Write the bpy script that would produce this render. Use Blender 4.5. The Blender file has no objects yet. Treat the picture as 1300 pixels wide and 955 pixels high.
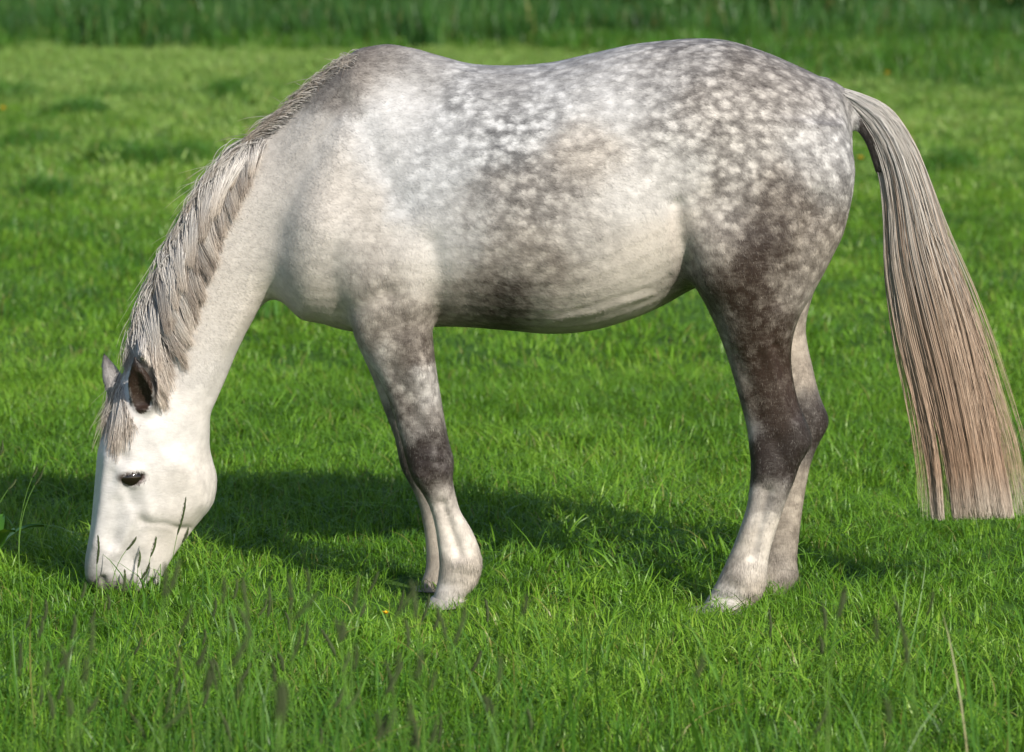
import bpy, bmesh, math, random
import numpy as np
from mathutils import Vector, noise
from mathutils.bvhtree import BVHTree

R = math.radians
random.seed(7)
rng = np.random.default_rng(7)
sc = bpy.context.scene
C = sc.collection

# ------------------------------------------------------------------ camera
F_PX, W_PX, H_PX = 4390.0, 1300.0, 955.0
CAM_D, CAM_H, TILT = 10.0, 1.90, R(7.10)
cam_d = bpy.data.cameras.new('camera')
cam = bpy.data.objects.new('camera', cam_d)
C.objects.link(cam)
cam.location = (0, -CAM_D, CAM_H)
cam.rotation_euler = (math.pi / 2 - TILT, 0, 0)
cam_d.sensor_width = 36
cam_d.lens = 36 * F_PX / W_PX
cam_d.clip_end = 3000
cam_d.dof.use_dof = True
cam_d.dof.focus_distance = 9.85
cam_d.dof.aperture_fstop = 4.5
sc.camera = cam

# ------------------------------------------------------------------ light
SUN_EL = 32.0
SUN_AZ = 33.0                 # degrees to the right of the camera's back
world = bpy.data.worlds.new('World')
sc.world = world
world.use_nodes = True
nt = world.node_tree
sky = nt.nodes.new('ShaderNodeTexSky')
sky.sky_type = 'NISHITA'
sky.sun_disc = False
sky.sun_elevation = R(SUN_EL)
sx, sy = math.sin(R(SUN_AZ)), -math.cos(R(SUN_AZ))       # horizontal direction towards the sun
sky.sun_rotation = math.atan2(sx, sy)
nt.links.new(sky.outputs[0], nt.nodes['Background'].inputs[0])
nt.nodes['Background'].inputs[1].default_value = 0.10
sun_d = bpy.data.lights.new('sun', 'SUN')
sun = bpy.data.objects.new('sun', sun_d)
C.objects.link(sun)
sun_d.energy = 4.4
sun_d.angle = R(0.5)
sun_d.color = (1.0, 0.92, 0.80)
to_sun = Vector((sx * math.cos(R(SUN_EL)), sy * math.cos(R(SUN_EL)), math.sin(R(SUN_EL))))
sun.rotation_euler = to_sun.to_track_quat('Z', 'Y').to_euler()
sun.location = to_sun * 20
vs = sc.view_settings
vs.view_transform = 'Standard'
vs.look = 'None'
vs.exposure = 0.40
vs.gamma = 1.0
vs.use_curve_mapping = False
sc.render.engine = 'CYCLES'
sc.cycles.use_denoising = True
sc.cycles.max_bounces = 6
sc.cycles.diffuse_bounces = 3
sc.cycles.transmission_bounces = 4
sc.cycles.transparent_max_bounces = 8


# ------------------------------------------------------------------ projection helpers
CT, ST = math.cos(TILT), math.sin(TILT)


def P(px, py, Y=0.0):
    """world point on the plane y = Y that the photograph shows at pixel (px, py)"""
    dx, dy = (px - W_PX / 2) / F_PX, -(py - H_PX / 2) / F_PX
    d = (dx, CT + dy * ST, -ST + dy * CT)
    s = (Y + CAM_D) / d[1]
    return Vector((d[0] * s, Y, CAM_H + d[2] * s))


def Pn(q, Y):
    """the same for arrays: pixels (..., 2) and depths"""
    dx, dy = (q[..., 0] - W_PX / 2) / F_PX, -(q[..., 1] - H_PX / 2) / F_PX
    d1, d2 = CT + dy * ST, -ST + dy * CT
    s = (Y + CAM_D) / d1
    return np.stack([dx * s, Y + 0 * s, CAM_H + d2 * s], -1)


def proj(v):
    """world points (N,3) to pixels (N,2)"""
    r = v - np.array([0, -CAM_D, CAM_H])
    dep = r[:, 1] * CT - r[:, 2] * ST
    up = r[:, 1] * ST + r[:, 2] * CT
    return np.stack([W_PX / 2 + F_PX * r[:, 0] / dep, H_PX / 2 - F_PX * up / dep], 1)


def ground(px, py):
    dx, dy = (px - W_PX / 2) / F_PX, -(py - H_PX / 2) / F_PX
    d = (dx, CT + dy * ST, -ST + dy * CT)
    s = CAM_H / -d[2]
    return Vector((d[0] * s, d[1] * s - CAM_D, 0))


# ------------------------------------------------------------------ object helpers
def obj(name, me, mat=None, parent=None):
    o = bpy.data.objects.new(name, me)
    C.objects.link(o)
    if mat is not None and me is not None:
        me.materials.clear()
        me.materials.append(mat)
    if parent is not None:
        o.parent = parent
    return o


def tag(o, label=None, cat=None, group=None, kind=None):
    if label: o['label'] = label
    if cat: o['category'] = cat
    if group: o['group'] = group
    if kind: o['kind'] = kind
    return o


def mesh(name, v, f, smooth=True):
    me = bpy.data.meshes.new(name)
    v = np.asarray(v, dtype=np.float32)
    f = np.asarray(f, dtype=np.int32)
    me.vertices.add(len(v))
    me.vertices.foreach_set('co', v.ravel())
    n = f.shape[1]
    me.loops.add(f.size)
    me.loops.foreach_set('vertex_index', f.ravel())
    me.polygons.add(len(f))
    me.polygons.foreach_set('loop_start', np.arange(0, f.size, n, dtype=np.int32))
    me.polygons.foreach_set('use_smooth', np.full(len(f), smooth))
    me.update(calc_edges=True)
    me.validate()
    return me


def vattr(me, name, data, typ='FLOAT'):
    a = me.attributes.new(name, typ, 'POINT')
    a.data.foreach_set('value' if typ in ('FLOAT', 'INT') else 'vector', np.asarray(data).ravel())


# ------------------------------------------------------------------ material helpers
def mat_new(name):
    m = bpy.data.materials.new(name)
    m.use_nodes = True
    t = m.node_tree
    return m, t, t.nodes['Principled BSDF']


def N(t, typ, **kw):
    n = t.nodes.new(typ)
    for k, v in kw.items():
        if k.startswith('i_'):
            key = k[2:]
            key = int(key) if key.isdigit() else key.replace('_', ' ')
            n.inputs[key].default_value = v
        else:
            setattr(n, k, v)
    return n


def L(t, a, b):
    t.links.new(a, b)


def math_n(t, op, a, b=None, c=None, clamp=False):
    n = t.nodes.new('ShaderNodeMath')
    n.operation = op
    n.use_clamp = clamp
    for i, x in enumerate((a, b, c)):
        if x is None: continue
        if hasattr(x, 'links'): t.links.new(x, n.inputs[i])
        else: n.inputs[i].default_value = x
    return n.outputs[0]


def mix_c(t, fac, a, b, mode='MIX'):
    n = t.nodes.new('ShaderNodeMix')
    n.data_type = 'RGBA'
    n.blend_type = mode
    for s, x in ((n.inputs[0], fac), (n.inputs[6], a), (n.inputs[7], b)):
        if hasattr(x, 'links'): t.links.new(x, s)
        elif isinstance(x, (int, float)): s.default_value = x
        else: s.default_value = (*x, 1)
    return n.outputs[2]


def ramp(t, fac, stops):
    n = t.nodes.new('ShaderNodeValToRGB')
    el = n.color_ramp.elements
    while len(el) < len(stops): el.new(0.5)
    for e, (p, c) in zip(el, stops):
        e.position = p
        e.color = (*c, 1)
    t.links.new(fac, n.inputs[0])
    return n.outputs[0]


# ================================================================== materials
def grass_material(name, cols, dry=(0.20, 0.17, 0.06), transl=0.30, patch=True):
    m, t, b = mat_new(name)
    oi = N(t, 'ShaderNodeObjectInfo')
    at = N(t, 'ShaderNodeAttribute', attribute_name='hue')
    geo = N(t, 'ShaderNodeNewGeometry')
    n1 = N(t, 'ShaderNodeTexNoise', i_Scale=0.55, i_Detail=3.0)
    L(t, geo.outputs['Position'], n1.inputs['Vector'])
    r = math_n(t, 'MULTIPLY_ADD', at.outputs['Fac'], 0.55, -0.02)
    r = math_n(t, 'MULTIPLY_ADD', oi.outputs['Random'], 0.25, r)
    if patch:
        p = math_n(t, 'MULTIPLY_ADD', n1.outputs['Fac'], 1.35, -0.60)
        r = math_n(t, 'ADD', r, p, clamp=True)
    col = ramp(t, r, [(i / (len(cols) - 1), c) for i, c in enumerate(cols)])
    dryf = math_n(t, 'GREATER_THAN', at.outputs['Fac'], 0.95)
    col = mix_c(t, math_n(t, 'MULTIPLY', dryf, 0.8), col, dry)
    L(t, col, b.inputs['Base Color'])
    b.inputs['Roughness'].default_value = 0.42
    b.inputs['Specular IOR Level'].default_value = 0.35
    tr = N(t, 'ShaderNodeBsdfTranslucent')
    tc = mix_c(t, 0.5, col, (0.30, 0.42, 0.02), 'MIX')
    L(t, tc, tr.inputs['Color'])
    mx = N(t, 'ShaderNodeMixShader')
    mx.inputs[0].default_value = transl
    L(t, b.outputs[0], mx.inputs[1])
    L(t, tr.outputs[0], mx.inputs[2])
    L(t, mx.outputs[0], t.nodes['Material Output'].inputs['Surface'])
    return m


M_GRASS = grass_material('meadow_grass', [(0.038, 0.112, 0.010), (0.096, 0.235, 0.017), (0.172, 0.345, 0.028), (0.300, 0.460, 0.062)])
M_FAR = grass_material('far_meadow_grass', [(0.115, 0.225, 0.036), (0.190, 0.325, 0.062), (0.260, 0.400, 0.098), (0.350, 0.450, 0.155)])  # pale yellowish field grass, with distance haze put into the colour
M_TALL = grass_material('tall_grass', [(0.030, 0.105, 0.012), (0.060, 0.170, 0.017), (0.105, 0.240, 0.028)])
M_WEED = grass_material('field_edge_weeds', [(0.010, 0.046, 0.012), (0.036, 0.125, 0.022), (0.115, 0.240, 0.055)])
M_TUFT = grass_material('dark_tuft', [(0.035, 0.120, 0.014), (0.060, 0.175, 0.020), (0.095, 0.230, 0.028)], patch=False)

M_SOIL, t, b = mat_new('meadow_soil')
geo = N(t, 'ShaderNodeNewGeometry')
n1 = N(t, 'ShaderNodeTexNoise', i_Scale=3.0, i_Detail=6.0)
L(t, geo.outputs['Position'], n1.inputs['Vector'])
L(t, ramp(t, n1.outputs['Fac'], [(0.3, (0.030, 0.075, 0.012)), (0.55, (0.050, 0.120, 0.016)), (0.75, (0.085, 0.14, 0.03))]), b.inputs['Base Color'])
b.inputs['Roughness'].default_value = 0.95
b.inputs['Specular IOR Level'].default_value = 0.1


def coat_material(name, fur=False):
    m, t, b = mat_new(name)
    if fur: P0 = N(t, 'ShaderNodeAttribute', attribute_name='root').outputs['Vector']
    else: P0 = N(t, 'ShaderNodeTexCoord').outputs['Object']
    dark = N(t, 'ShaderNodeAttribute', attribute_name='dark').outputs['Fac']
    dap = N(t, 'ShaderNodeAttribute', attribute_name='dapple').outputs['Fac']
    warm = N(t, 'ShaderNodeAttribute', attribute_name='warm').outputs['Fac']
    skin = N(t, 'ShaderNodeAttribute', attribute_name='skin').outputs['Fac']

    def warped(sc1, a1):
        wn = N(t, 'ShaderNodeTexNoise', i_Scale=sc1, i_Detail=3.0)
        L(t, P0, wn.inputs['Vector'])
        sub = N(t, 'ShaderNodeVectorMath', operation='SUBTRACT')
        L(t, wn.outputs['Color'], sub.inputs[0]); sub.inputs[1].default_value = (0.5, 0.5, 0.5)
        sl = N(t, 'ShaderNodeVectorMath', operation='SCALE'); sl.inputs['Scale'].default_value = a1
        L(t, sub.outputs[0], sl.inputs[0])
        add = N(t, 'ShaderNodeVectorMath', operation='ADD')
        L(t, P0, add.inputs[0]); L(t, sl.outputs[0], add.inputs[1])
        mp = N(t, 'ShaderNodeMapping'); mp.inputs['Rotation'].default_value = (0, R(-40), 0); mp.inputs['Scale'].default_value = (0.72, 1, 1)
        L(t, add.outputs[0], mp.inputs['Vector'])
        return mp.outputs[0]
    mp = N(t, 'ShaderNodeMapping'); mp.inputs['Rotation'].default_value = (0, R(-35), 0); mp.inputs['Scale'].default_value = (45, 150, 150)
    L(t, P0, mp.inputs['Vector'])
    hair = N(t, 'ShaderNodeTexNoise', i_Scale=1.0, i_Detail=5.0, i_Roughness=0.65)
    L(t, mp.outputs[0], hair.inputs['Vector'])

    def spots(scale, vec, lo, hi):
        v1 = N(t, 'ShaderNodeTexVoronoi', feature='F1', i_Scale=scale)
        L(t, vec, v1.inputs['Vector'])
        mr = N(t, 'ShaderNodeMapRange', interpolation_type='SMOOTHSTEP')
        L(t, v1.outputs['Distance'], mr.inputs[0])
        for i, x in ((1, lo), (2, hi), (3, 1.0), (4, 0.0)): mr.inputs[i].default_value = x
        return mr.outputs[0]
    mot = N(t, 'ShaderNodeTexNoise', i_Scale=30.0, i_Detail=5.0, i_Roughness=0.62)
    L(t, P0, mot.inputs['Vector'])
    big = N(t, 'ShaderNodeTexNoise', i_Scale=8.0, i_Detail=3.0)
    L(t, P0, big.inputs['Vector'])
    s1 = spots(35.0, warped(60.0, 0.028), 0.02, 0.80)
    s2 = spots(66.0, warped(95.0, 0.018), 0.02, 0.80)
    spot = math_n(t, 'MULTIPLY_ADD', s2, 0.35, math_n(t, 'MULTIPLY', s1, 0.8))
    spot = math_n(t, 'MULTIPLY', spot, math_n(t, 'MULTIPLY_ADD', big.outputs['Fac'], 1.5, 0.25, clamp=True))
    d = math_n(t, 'MULTIPLY', math_n(t, 'SUBTRACT', 0.42, spot), dap)
    d = math_n(t, 'MULTIPLY_ADD', d, 0.82, dark)
    amp = math_n(t, 'MULTIPLY_ADD', dap, 0.55, 0.16)
    d = math_n(t, 'ADD', d, math_n(t, 'MULTIPLY', math_n(t, 'SUBTRACT', mot.outputs['Fac'], 0.5), amp))
    hs = math_n(t, 'MULTIPLY', math_n(t, 'SUBTRACT', hair.outputs['Fac'], 0.5), math_n(t, 'MULTIPLY_ADD', dark, 0.55, 0.14))
    d = math_n(t, 'ADD', d, hs)
    if fur:
        hj = N(t, 'ShaderNodeAttribute', attribute_name='jit').outputs['Fac']
        d = math_n(t, 'ADD', d, math_n(t, 'MULTIPLY', hj, math_n(t, 'MULTIPLY_ADD', dark, 0.12, 0.03)))
    d = math_n(t, 'MINIMUM', math_n(t, 'MAXIMUM', d, 0.0), 1.0)
    d = math_n(t, 'POWER', d, 1.22)
    d = math_n(t, 'MULTIPLY', d, math_n(t, 'MULTIPLY_ADD', d, -0.72, 1.72))
    light = mix_c(t, warm, (0.60, 0.605, 0.625), (0.60, 0.53, 0.455))
    dk = mix_c(t, warm, (0.016, 0.015, 0.017), (0.030, 0.018, 0.0135))
    col = mix_c(t, d, light, dk)
    sk = mix_c(t, mot.outputs['Fac'], (0.12, 0.085, 0.078), (0.03, 0.024, 0.022))
    col = mix_c(t, skin, col, sk)
    L(t, col, b.inputs['Base Color'])
    b.inputs['Roughness'].default_value = 0.50 if fur else 0.45
    b.inputs['Specular IOR Level'].default_value = 0.26 if fur else 0.32
    if not fur:
        bp = N(t, 'ShaderNodeBump', i_Strength=0.35, i_Distance=0.004)
        L(t, hair.outputs['Fac'], bp.inputs['Height'])
        L(t, bp.outputs[0], b.inputs['Normal'])
    return m


def hair_material(name, stops, rnd=0.5):
    m, t, b = mat_new(name)
    along = N(t, 'ShaderNodeAttribute', attribute_name='along').outputs['Fac']
    rn = N(t, 'ShaderNodeAttribute', attribute_name='strand').outputs['Fac']
    lo = ramp(t, along, [(p, c) for p, c, _ in stops])
    hi = ramp(t, along, [(p, c) for p, _, c in stops])
    L(t, mix_c(t, rn, lo, hi), b.inputs['Base Color'])
    b.inputs['Roughness'].default_value = 0.38
    b.inputs['Specular IOR Level'].default_value = 0.4
    return m


def simple(name, col, rough=0.5, spec=0.5, scale=60.0, var=0.25):
    m, t, b = mat_new(name)
    tc = N(t, 'ShaderNodeTexCoord')
    n = N(t, 'ShaderNodeTexNoise', i_Scale=scale, i_Detail=4.0)
    L(t, tc.outputs['Object'], n.inputs['Vector'])
    a = tuple(c * (1 - var) for c in col)
    z = tuple(min(1, c * (1 + var)) for c in col)
    L(t, ramp(t, n.outputs['Fac'], [(0.3, a), (0.7, z)]), b.inputs['Base Color'])
    b.inputs['Roughness'].default_value = rough
    b.inputs['Specular IOR Level'].default_value = spec
    return m


M_COAT = coat_material('dapple_grey_coat')
M_FUR = coat_material('dapple_grey_hair', True)
M_MANE = hair_material('mane_hair', [(0.0, (0.21, 0.21, 0.22), (0.66, 0.655, 0.66)), (0.5, (0.20, 0.19, 0.185), (0.70, 0.67, 0.64)), (1.0, (0.24, 0.19, 0.155), (0.60, 0.52, 0.44))])
M_TAIL = hair_material('tail_hair', [(0.0, (0.27, 0.265, 0.26), (0.58, 0.565, 0.55)), (0.30, (0.26, 0.24, 0.22), (0.58, 0.54, 0.50)), (0.55, (0.27, 0.19, 0.14), (0.55, 0.44, 0.35)), (0.9, (0.32, 0.20, 0.135), (0.58, 0.43, 0.32)), (1.0, (0.46, 0.37, 0.30), (0.72, 0.65, 0.57))])
M_EYE = simple('horse_eye', (0.012, 0.008, 0.006), 0.04, 0.6, 30)
M_HOOF = simple('hoof_horn', (0.34, 0.32, 0.30), 0.45, 0.4, 40)
M_SEED, t, b = mat_new('seed_head')
oi = N(t, 'ShaderNodeObjectInfo')
ns = N(t, 'ShaderNodeTexNoise', i_Scale=260.0, i_Detail=3.0)
L(t, N(t, 'ShaderNodeTexCoord').outputs['Object'], ns.inputs['Vector'])
c_ = ramp(t, oi.outputs['Random'], [(0.0, (0.018, 0.032, 0.012)), (0.4, (0.026, 0.042, 0.016)), (0.75, (0.036, 0.054, 0.022)), (1.0, (0.050, 0.085, 0.026))])
L(t, mix_c(t, math_n(t, 'MULTIPLY_ADD', ns.outputs['Fac'], 1.4, -0.3, clamp=True), c_, (0.075, 0.095, 0.04)), b.inputs['Base Color'])
b.inputs['Roughness'].default_value = 0.85
b.inputs['Specular IOR Level'].default_value = 0.15
M_STEM = simple('grass_stem', (0.10, 0.20, 0.035), 0.5, 0.3, 30)
M_PETAL = simple('yellow_petal', (0.75, 0.42, 0.01), 0.35, 0.5, 80, 0.1)

# ================================================================== ground
S = 1500
me = mesh('ground', [(-S, -60, 0), (S, -60, 0), (S, 2 * S, 0), (-S, 2 * S, 0)], [(0, 1, 2, 3)], False)
tag(obj('ground', me, M_SOIL), kind='structure')


# ================================================================== grass
def blade_clump(name, n, rad, hmin, hmax, wid, lean, mat, seg=3, seed=0):
    r = np.random.default_rng(seed)
    V, F, H = [], [], []
    for i in range(n):
        a = r.uniform(0, 2 * math.pi); q = rad * math.sqrt(r.uniform())
        bx, by = q * math.cos(a), q * math.sin(a)
        h = r.uniform(hmin, hmax); w = wid * r.uniform(0.6, 1.25)
        la = r.uniform(0, 2 * math.pi); ln = h * lean * abs(r.normal(0.45, 0.5))
        dx, dy = math.cos(la), math.sin(la)
        fa = la + math.pi / 2 + r.normal(0, 0.5)
        fx, fy = math.cos(fa), math.sin(fa)
        hue = r.uniform()
        b0 = len(V)
        for k in range(seg):
            s = k / seg
            z = h * (s - 0.25 * lean * s * s); d = ln * s * s
            ww = w * (1 - 0.75 * s ** 1.6) * 0.5
            V.append((bx + dx * d - fx * ww, by + dy * d - fy * ww, z)); V.append((bx + dx * d + fx * ww, by + dy * d + fy * ww, z))
            H += [hue, hue]
        V.append((bx + dx * ln, by + dy * ln, h * (1 - 0.25 * lean))); H.append(hue)
        for k in range(seg - 1):
            c = b0 + 2 * k
            F += [(c, c + 1, c + 3), (c, c + 3, c + 2)]
        c = b0 + 2 * (seg - 1)
        F.append((c, c + 1, c + 2))
    me = mesh(name, V, F, True)
    vattr(me, 'hue', H)
    me.materials.append(mat)
    return bpy.data.objects.new(name, me)


def scatter(name, pts, scl, clumps, label, tilt=0.18):
    """one object whose points carry the clumps (geometry nodes)"""
    col = bpy.data.collections.new(name + '_clumps')
    for o in clumps: col.objects.link(o)
    n = len(pts)
    me = bpy.data.meshes.new(name)
    me.vertices.add(n)
    me.vertices.foreach_set('co', np.asarray(pts, dtype=np.float32).ravel())
    rot = np.stack([rng.normal(0, tilt, n), rng.normal(0, tilt, n), rng.uniform(0, 6.283, n)], 1).astype(np.float32)
    vattr(me, 'rot', rot, 'FLOAT_VECTOR')
    vattr(me, 'scl', np.asarray(scl, dtype=np.float32))
    vattr(me, 'idx', rng.integers(0, len(clumps), n).astype(np.int32), 'INT')
    o = obj(name, me)
    g = bpy.data.node_groups.new(name, 'GeometryNodeTree')
    g.interface.new_socket('Geometry', in_out='INPUT', socket_type='NodeSocketGeometry')
    g.interface.new_socket('Geometry', in_out='OUTPUT', socket_type='NodeSocketGeometry')
    gi, go = g.nodes.new('NodeGroupInput'), g.nodes.new('NodeGroupOutput')
    ip = g.nodes.new('GeometryNodeInstanceOnPoints')
    ci = g.nodes.new('GeometryNodeCollectionInfo')
    ci.inputs['Collection'].default_value = col
    ci.inputs['Separate Children'].default_value = True
    ci.inputs['Reset Children'].default_value = True
    ip.inputs['Pick Instance'].default_value = True

    def na(nm, dt):
        x = g.nodes.new('GeometryNodeInputNamedAttribute'); x.data_type = dt
        x.inputs['Name'].default_value = nm
        return x.outputs['Attribute']
    g.links.new(gi.outputs[0], ip.inputs['Points'])
    g.links.new(ci.outputs[0], ip.inputs['Instance'])
    g.links.new(na('idx', 'INT'), ip.inputs['Instance Index'])
    g.links.new(na('rot', 'FLOAT_VECTOR'), ip.inputs['Rotation'])
    g.links.new(na('scl', 'FLOAT'), ip.inputs['Scale'])
    g.links.new(ip.outputs[0], go.inputs[0])
    md = o.modifiers.new('scatter', 'NODES'); md.node_group = g
    return tag(o, label, 'grass', kind='stuff')


def field_points(d0, d1, per_m2, half=lambda d: 0.148 * d + 2.2 + 0.36 * d):
    area = 0; step = 0.5; P_ = []
    d = d0
    while d < d1:
        w = half(d)
        c_ = 1 / math.sqrt(per_m2)                       # jittered grid: no bare patches
        nx, ny = max(1, int(2 * w / c_)), max(1, int(round(step / c_)))
        gx, gy = np.meshgrid(np.arange(nx), np.arange(ny)); k = gx.size
        if step / c_ < 1: keep_n = rng.uniform(size=k) < step / c_
        else: keep_n = np.ones(k, bool)
        pp = np.stack([-w + (gx.ravel() + rng.uniform(-.1, 1.1, k)) * 2 * w / nx, d + (gy.ravel() + rng.uniform(-.1, 1.1, k)) * step / ny - CAM_D, np.zeros(k)], 1)
        P_.append(pp[keep_n])
        d += step
    return np.concatenate(P_)


def nz(x, y, s, o=0.0):
    return noise.fractal(Vector((x * s + o, y * s - o, o)), 1.0, 2.0, 3)


near_cl = [blade_clump('grass_clump', 85, 0.13, 0.045, 0.105, 0.0042, 1.35, M_GRASS, 3, 100 + i) for i in range(12)]
mid_cl = [blade_clump('grass_clump', 90, 0.20, 0.045, 0.105, 0.0060, 1.4, M_GRASS, 2, 200 + i) for i in range(8)]
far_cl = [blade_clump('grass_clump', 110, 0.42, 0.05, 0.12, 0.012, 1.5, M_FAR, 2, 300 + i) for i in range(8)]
tall_cl = [blade_clump('tall_grass_clump', 16, 0.10, 0.10, 0.24, 0.0050, 1.1, M_TALL, 5, 400 + i) for i in range(8)]
tuft_cl = [blade_clump('dark_grass_tuft', 80, 0.16, 0.09, 0.22, 0.008, 1.2, M_TUFT, 3, 500 + i) for i in range(5)]
p = field_points(5.2, 15.0, 72)
s = np.array([1.0 + 0.30 * nz(a, b_, 0.9) + rng.normal(0, 0.12) for a, b_, _ in p])
for hx, hy, hY in ((895, 775, -.29), (955, 760, .02), (562, 765, -.18), (545, 752, .10)):       # trodden round the hooves
    hp_ = P(hx, hy, hY - .06)
    dd = np.hypot((p[:, 0] - hp_.x) / 1.5, p[:, 1] - hp_.y)
    s = s * (1 - .30 * np.exp(-(dd / .15) ** 2))
scatter('meadow_grass', p, np.clip(s, 0.45, 1.7), near_cl, 'short bright green meadow grass around the horse')
p = field_points(15.0, 46.0, 24)
p = p[[rng.uniform() < np.clip((46 - CAM_D - b_) / 24, 0, 1) for a, b_, _ in p]]
s = np.array([1.0 + 0.45 * nz(a, b_, 0.5, 3) + rng.normal(0, 0.12) for a, b_, _ in p])
scatter('middle_meadow_grass', p, np.clip(s, 0.6, 1.8), mid_cl, 'sunlit meadow grass behind the horse')
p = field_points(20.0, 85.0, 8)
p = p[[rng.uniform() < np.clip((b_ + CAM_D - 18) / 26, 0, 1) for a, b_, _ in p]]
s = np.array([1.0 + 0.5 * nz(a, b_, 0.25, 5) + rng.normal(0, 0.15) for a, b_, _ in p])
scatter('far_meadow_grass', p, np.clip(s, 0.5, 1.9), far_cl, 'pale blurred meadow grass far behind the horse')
# taller blades towards the camera and sparsely through the meadow
p = field_points(5.4, 9.9, 26)
keep_ = np.array([rng.uniform() < np.clip(0.95 - (b_ + CAM_D - 7.6) * 0.42 + 0.25 * nz(a, b_, 1.1, 9) - 0.10 * (a > 0.6), 0.04, 1) for a, b_, _ in p])
p = p[keep_]
scatter('foreground_tall_grass', p, np.clip(rng.normal(0.95, 0.2, len(p)), 0.5, 1.5), tall_cl, 'taller darker grass blades nearest the camera', 0.12)
stand_cl = [blade_clump('standing_grass_clump', 9, 0.09, 0.22, 0.42, 0.0046, 0.55, M_TALL, 6, 450 + i) for i in range(8)]
p = field_points(5.3, 8.9, 20)
keep_ = np.array([rng.uniform() < np.clip(1.0 - (b_ + CAM_D - 6.9) * 0.55, 0.0, 1) * (1.0 if a < 0.1 else max(.18, 1 - (a - .1) * 1.1)) for a, b_, _ in p])
p = p[keep_]
scatter('standing_grass', p, np.clip(rng.normal(1.0, 0.2, len(p)), 0.6, 1.5), stand_cl, 'tall standing grass blades before the horse muzzle', 0.10)
# darker tufts: those the photograph shows plus a thin patchy scatter
tp_ = [ground(x + rng.normal(0, 4), y + rng.normal(0, 2)) for x, y, k in [(290, 124, 10), (300, 130, 6), (92, 150, 7), (108, 146, 5), (20, 126, 5), (28, 192, 8), (50, 190, 6), (132, 212, 8), (180, 214, 7), (150, 208, 6),
       (1208, 216, 7), (1198, 92, 7), (1225, 96, 5), (1120, 48, 6), (736, 60, 6), (62, 252, 5), (1262, 84, 4), (240, 205, 5), (1150, 230, 4), (1060, 60, 5), (1240, 60, 5)] for _ in range(k)]
q_ = field_points(17.0, 52.0, 1.6)
q_ = q_[[nz(a, b_, 0.22, 13) > 0.12 + 0.25 * rng.uniform() for a, b_, _ in q_]]
p = np.vstack([np.array([tuple(v) for v in tp_]), q_])
sc_ = np.concatenate([np.array([0.8 + 0.018 * (v.y + CAM_D) for v in tp_]), rng.uniform(0.7, 1.3, len(q_))])
scatter('dark_grass_tufts', p, sc_, tuft_cl, 'darker green grass tufts scattered over the meadow')
# the overgrown far edge of the field
weed_cl = [blade_clump('weed_clump', 70, 0.38, 0.35, 1.15, 0.035, 0.5, M_WEED, 4, 600 + i) for i in range(7)]
wtall_cl = [blade_clump('rank_grass_clump', 90, 0.45, 0.18, 0.55, 0.022, 0.9, M_TALL, 3, 700 + i) for i in range(6)]
q_ = field_points(62.0, 76.0, 2.6)
q_ = q_[[(a < 3.0 + 1.5 * nz(a, b_, .5) or rng.uniform() < .25) and b_ + CAM_D > 65 + 6 * nz(a, b_, .35, 21) for a, b_, _ in q_]]
scatter('field_edge_weeds', q_, np.array([.82 + .35 * nz(a, b_, .4, 8) + rng.normal(0, .15) for a, b_, _ in q_]).clip(.5, 1.6), weed_cl, 'tall dark weeds along the far field edge', 0.08)
q_ = field_points(46.0, 78.0, 2.0)
q_ = q_[[(a > 2.0 + 1.5 * nz(a, b_, .5) or b_ + CAM_D > 62) and nz(a, b_, .3, 31) > -.12 for a, b_, _ in q_]]
scatter('rank_grass', q_, np.array([1.0 + .4 * nz(a, b_, .4, 18) + rng.normal(0, .15) for a, b_, _ in q_]).clip(.5, 1.6), wtall_cl, 'rank knee high grass at the far right of the field', 0.1)


def leaf_ball(name, n, r, leaf, mat, seed):
    g_ = np.random.default_rng(seed); V_ = []; F_ = []; H_ = []
    for i in range(n):
        d_ = g_.normal(0, 1, 3); d_ /= np.linalg.norm(d_); c_ = d_ * r * g_.uniform(.25, 1) ** .6 * (1 + .25 * math.sin(5 * d_[0] + seed) * math.cos(4 * d_[2]))
        c_[2] += r * .8
        a_ = g_.normal(0, 1, 3); a_ /= np.linalg.norm(a_); b2 = np.cross(a_, g_.normal(0, 1, 3)); b2 /= np.linalg.norm(b2) + 1e-9
        l_ = leaf * g_.uniform(.6, 1.3); k0 = len(V_)
        V_ += [c_ - a_ * l_, c_ + b2 * l_ * .45, c_ + a_ * l_, c_ - b2 * l_ * .45]; F_.append((k0, k0 + 1, k0 + 2, k0 + 3)); H_ += [g_.uniform()] * 4
    me_ = mesh(name, V_, F_, False); vattr(me_, 'hue', H_); me_.materials.append(mat)
    return bpy.data.objects.new(name, me_)


hedge_cl = [leaf_ball('hedge_clump', 500, 0.75, 0.07, M_WEED, 800 + i) for i in range(6)]
q_ = field_points(78.0, 81.0, 1.3, lambda d: 0.51 * d + 5)
q_[:, 2] = rng.uniform(-.2, 1.3, len(q_))
tag(scatter('hedgerow', q_, rng.uniform(.8, 1.4, len(q_)), hedge_cl, 'dark leafy hedgerow behind the field edge weeds', 0.4), cat='hedge')

# ================================================================== horse: lofts in a level set
VOX, HW = 0.006, 15
BG = VOX * HW


def yc(px):                                   # the horse stands very slightly askew: rump nearer to the camera
    return 0.02 - 0.11 * (px - 150) / 930.0


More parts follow.
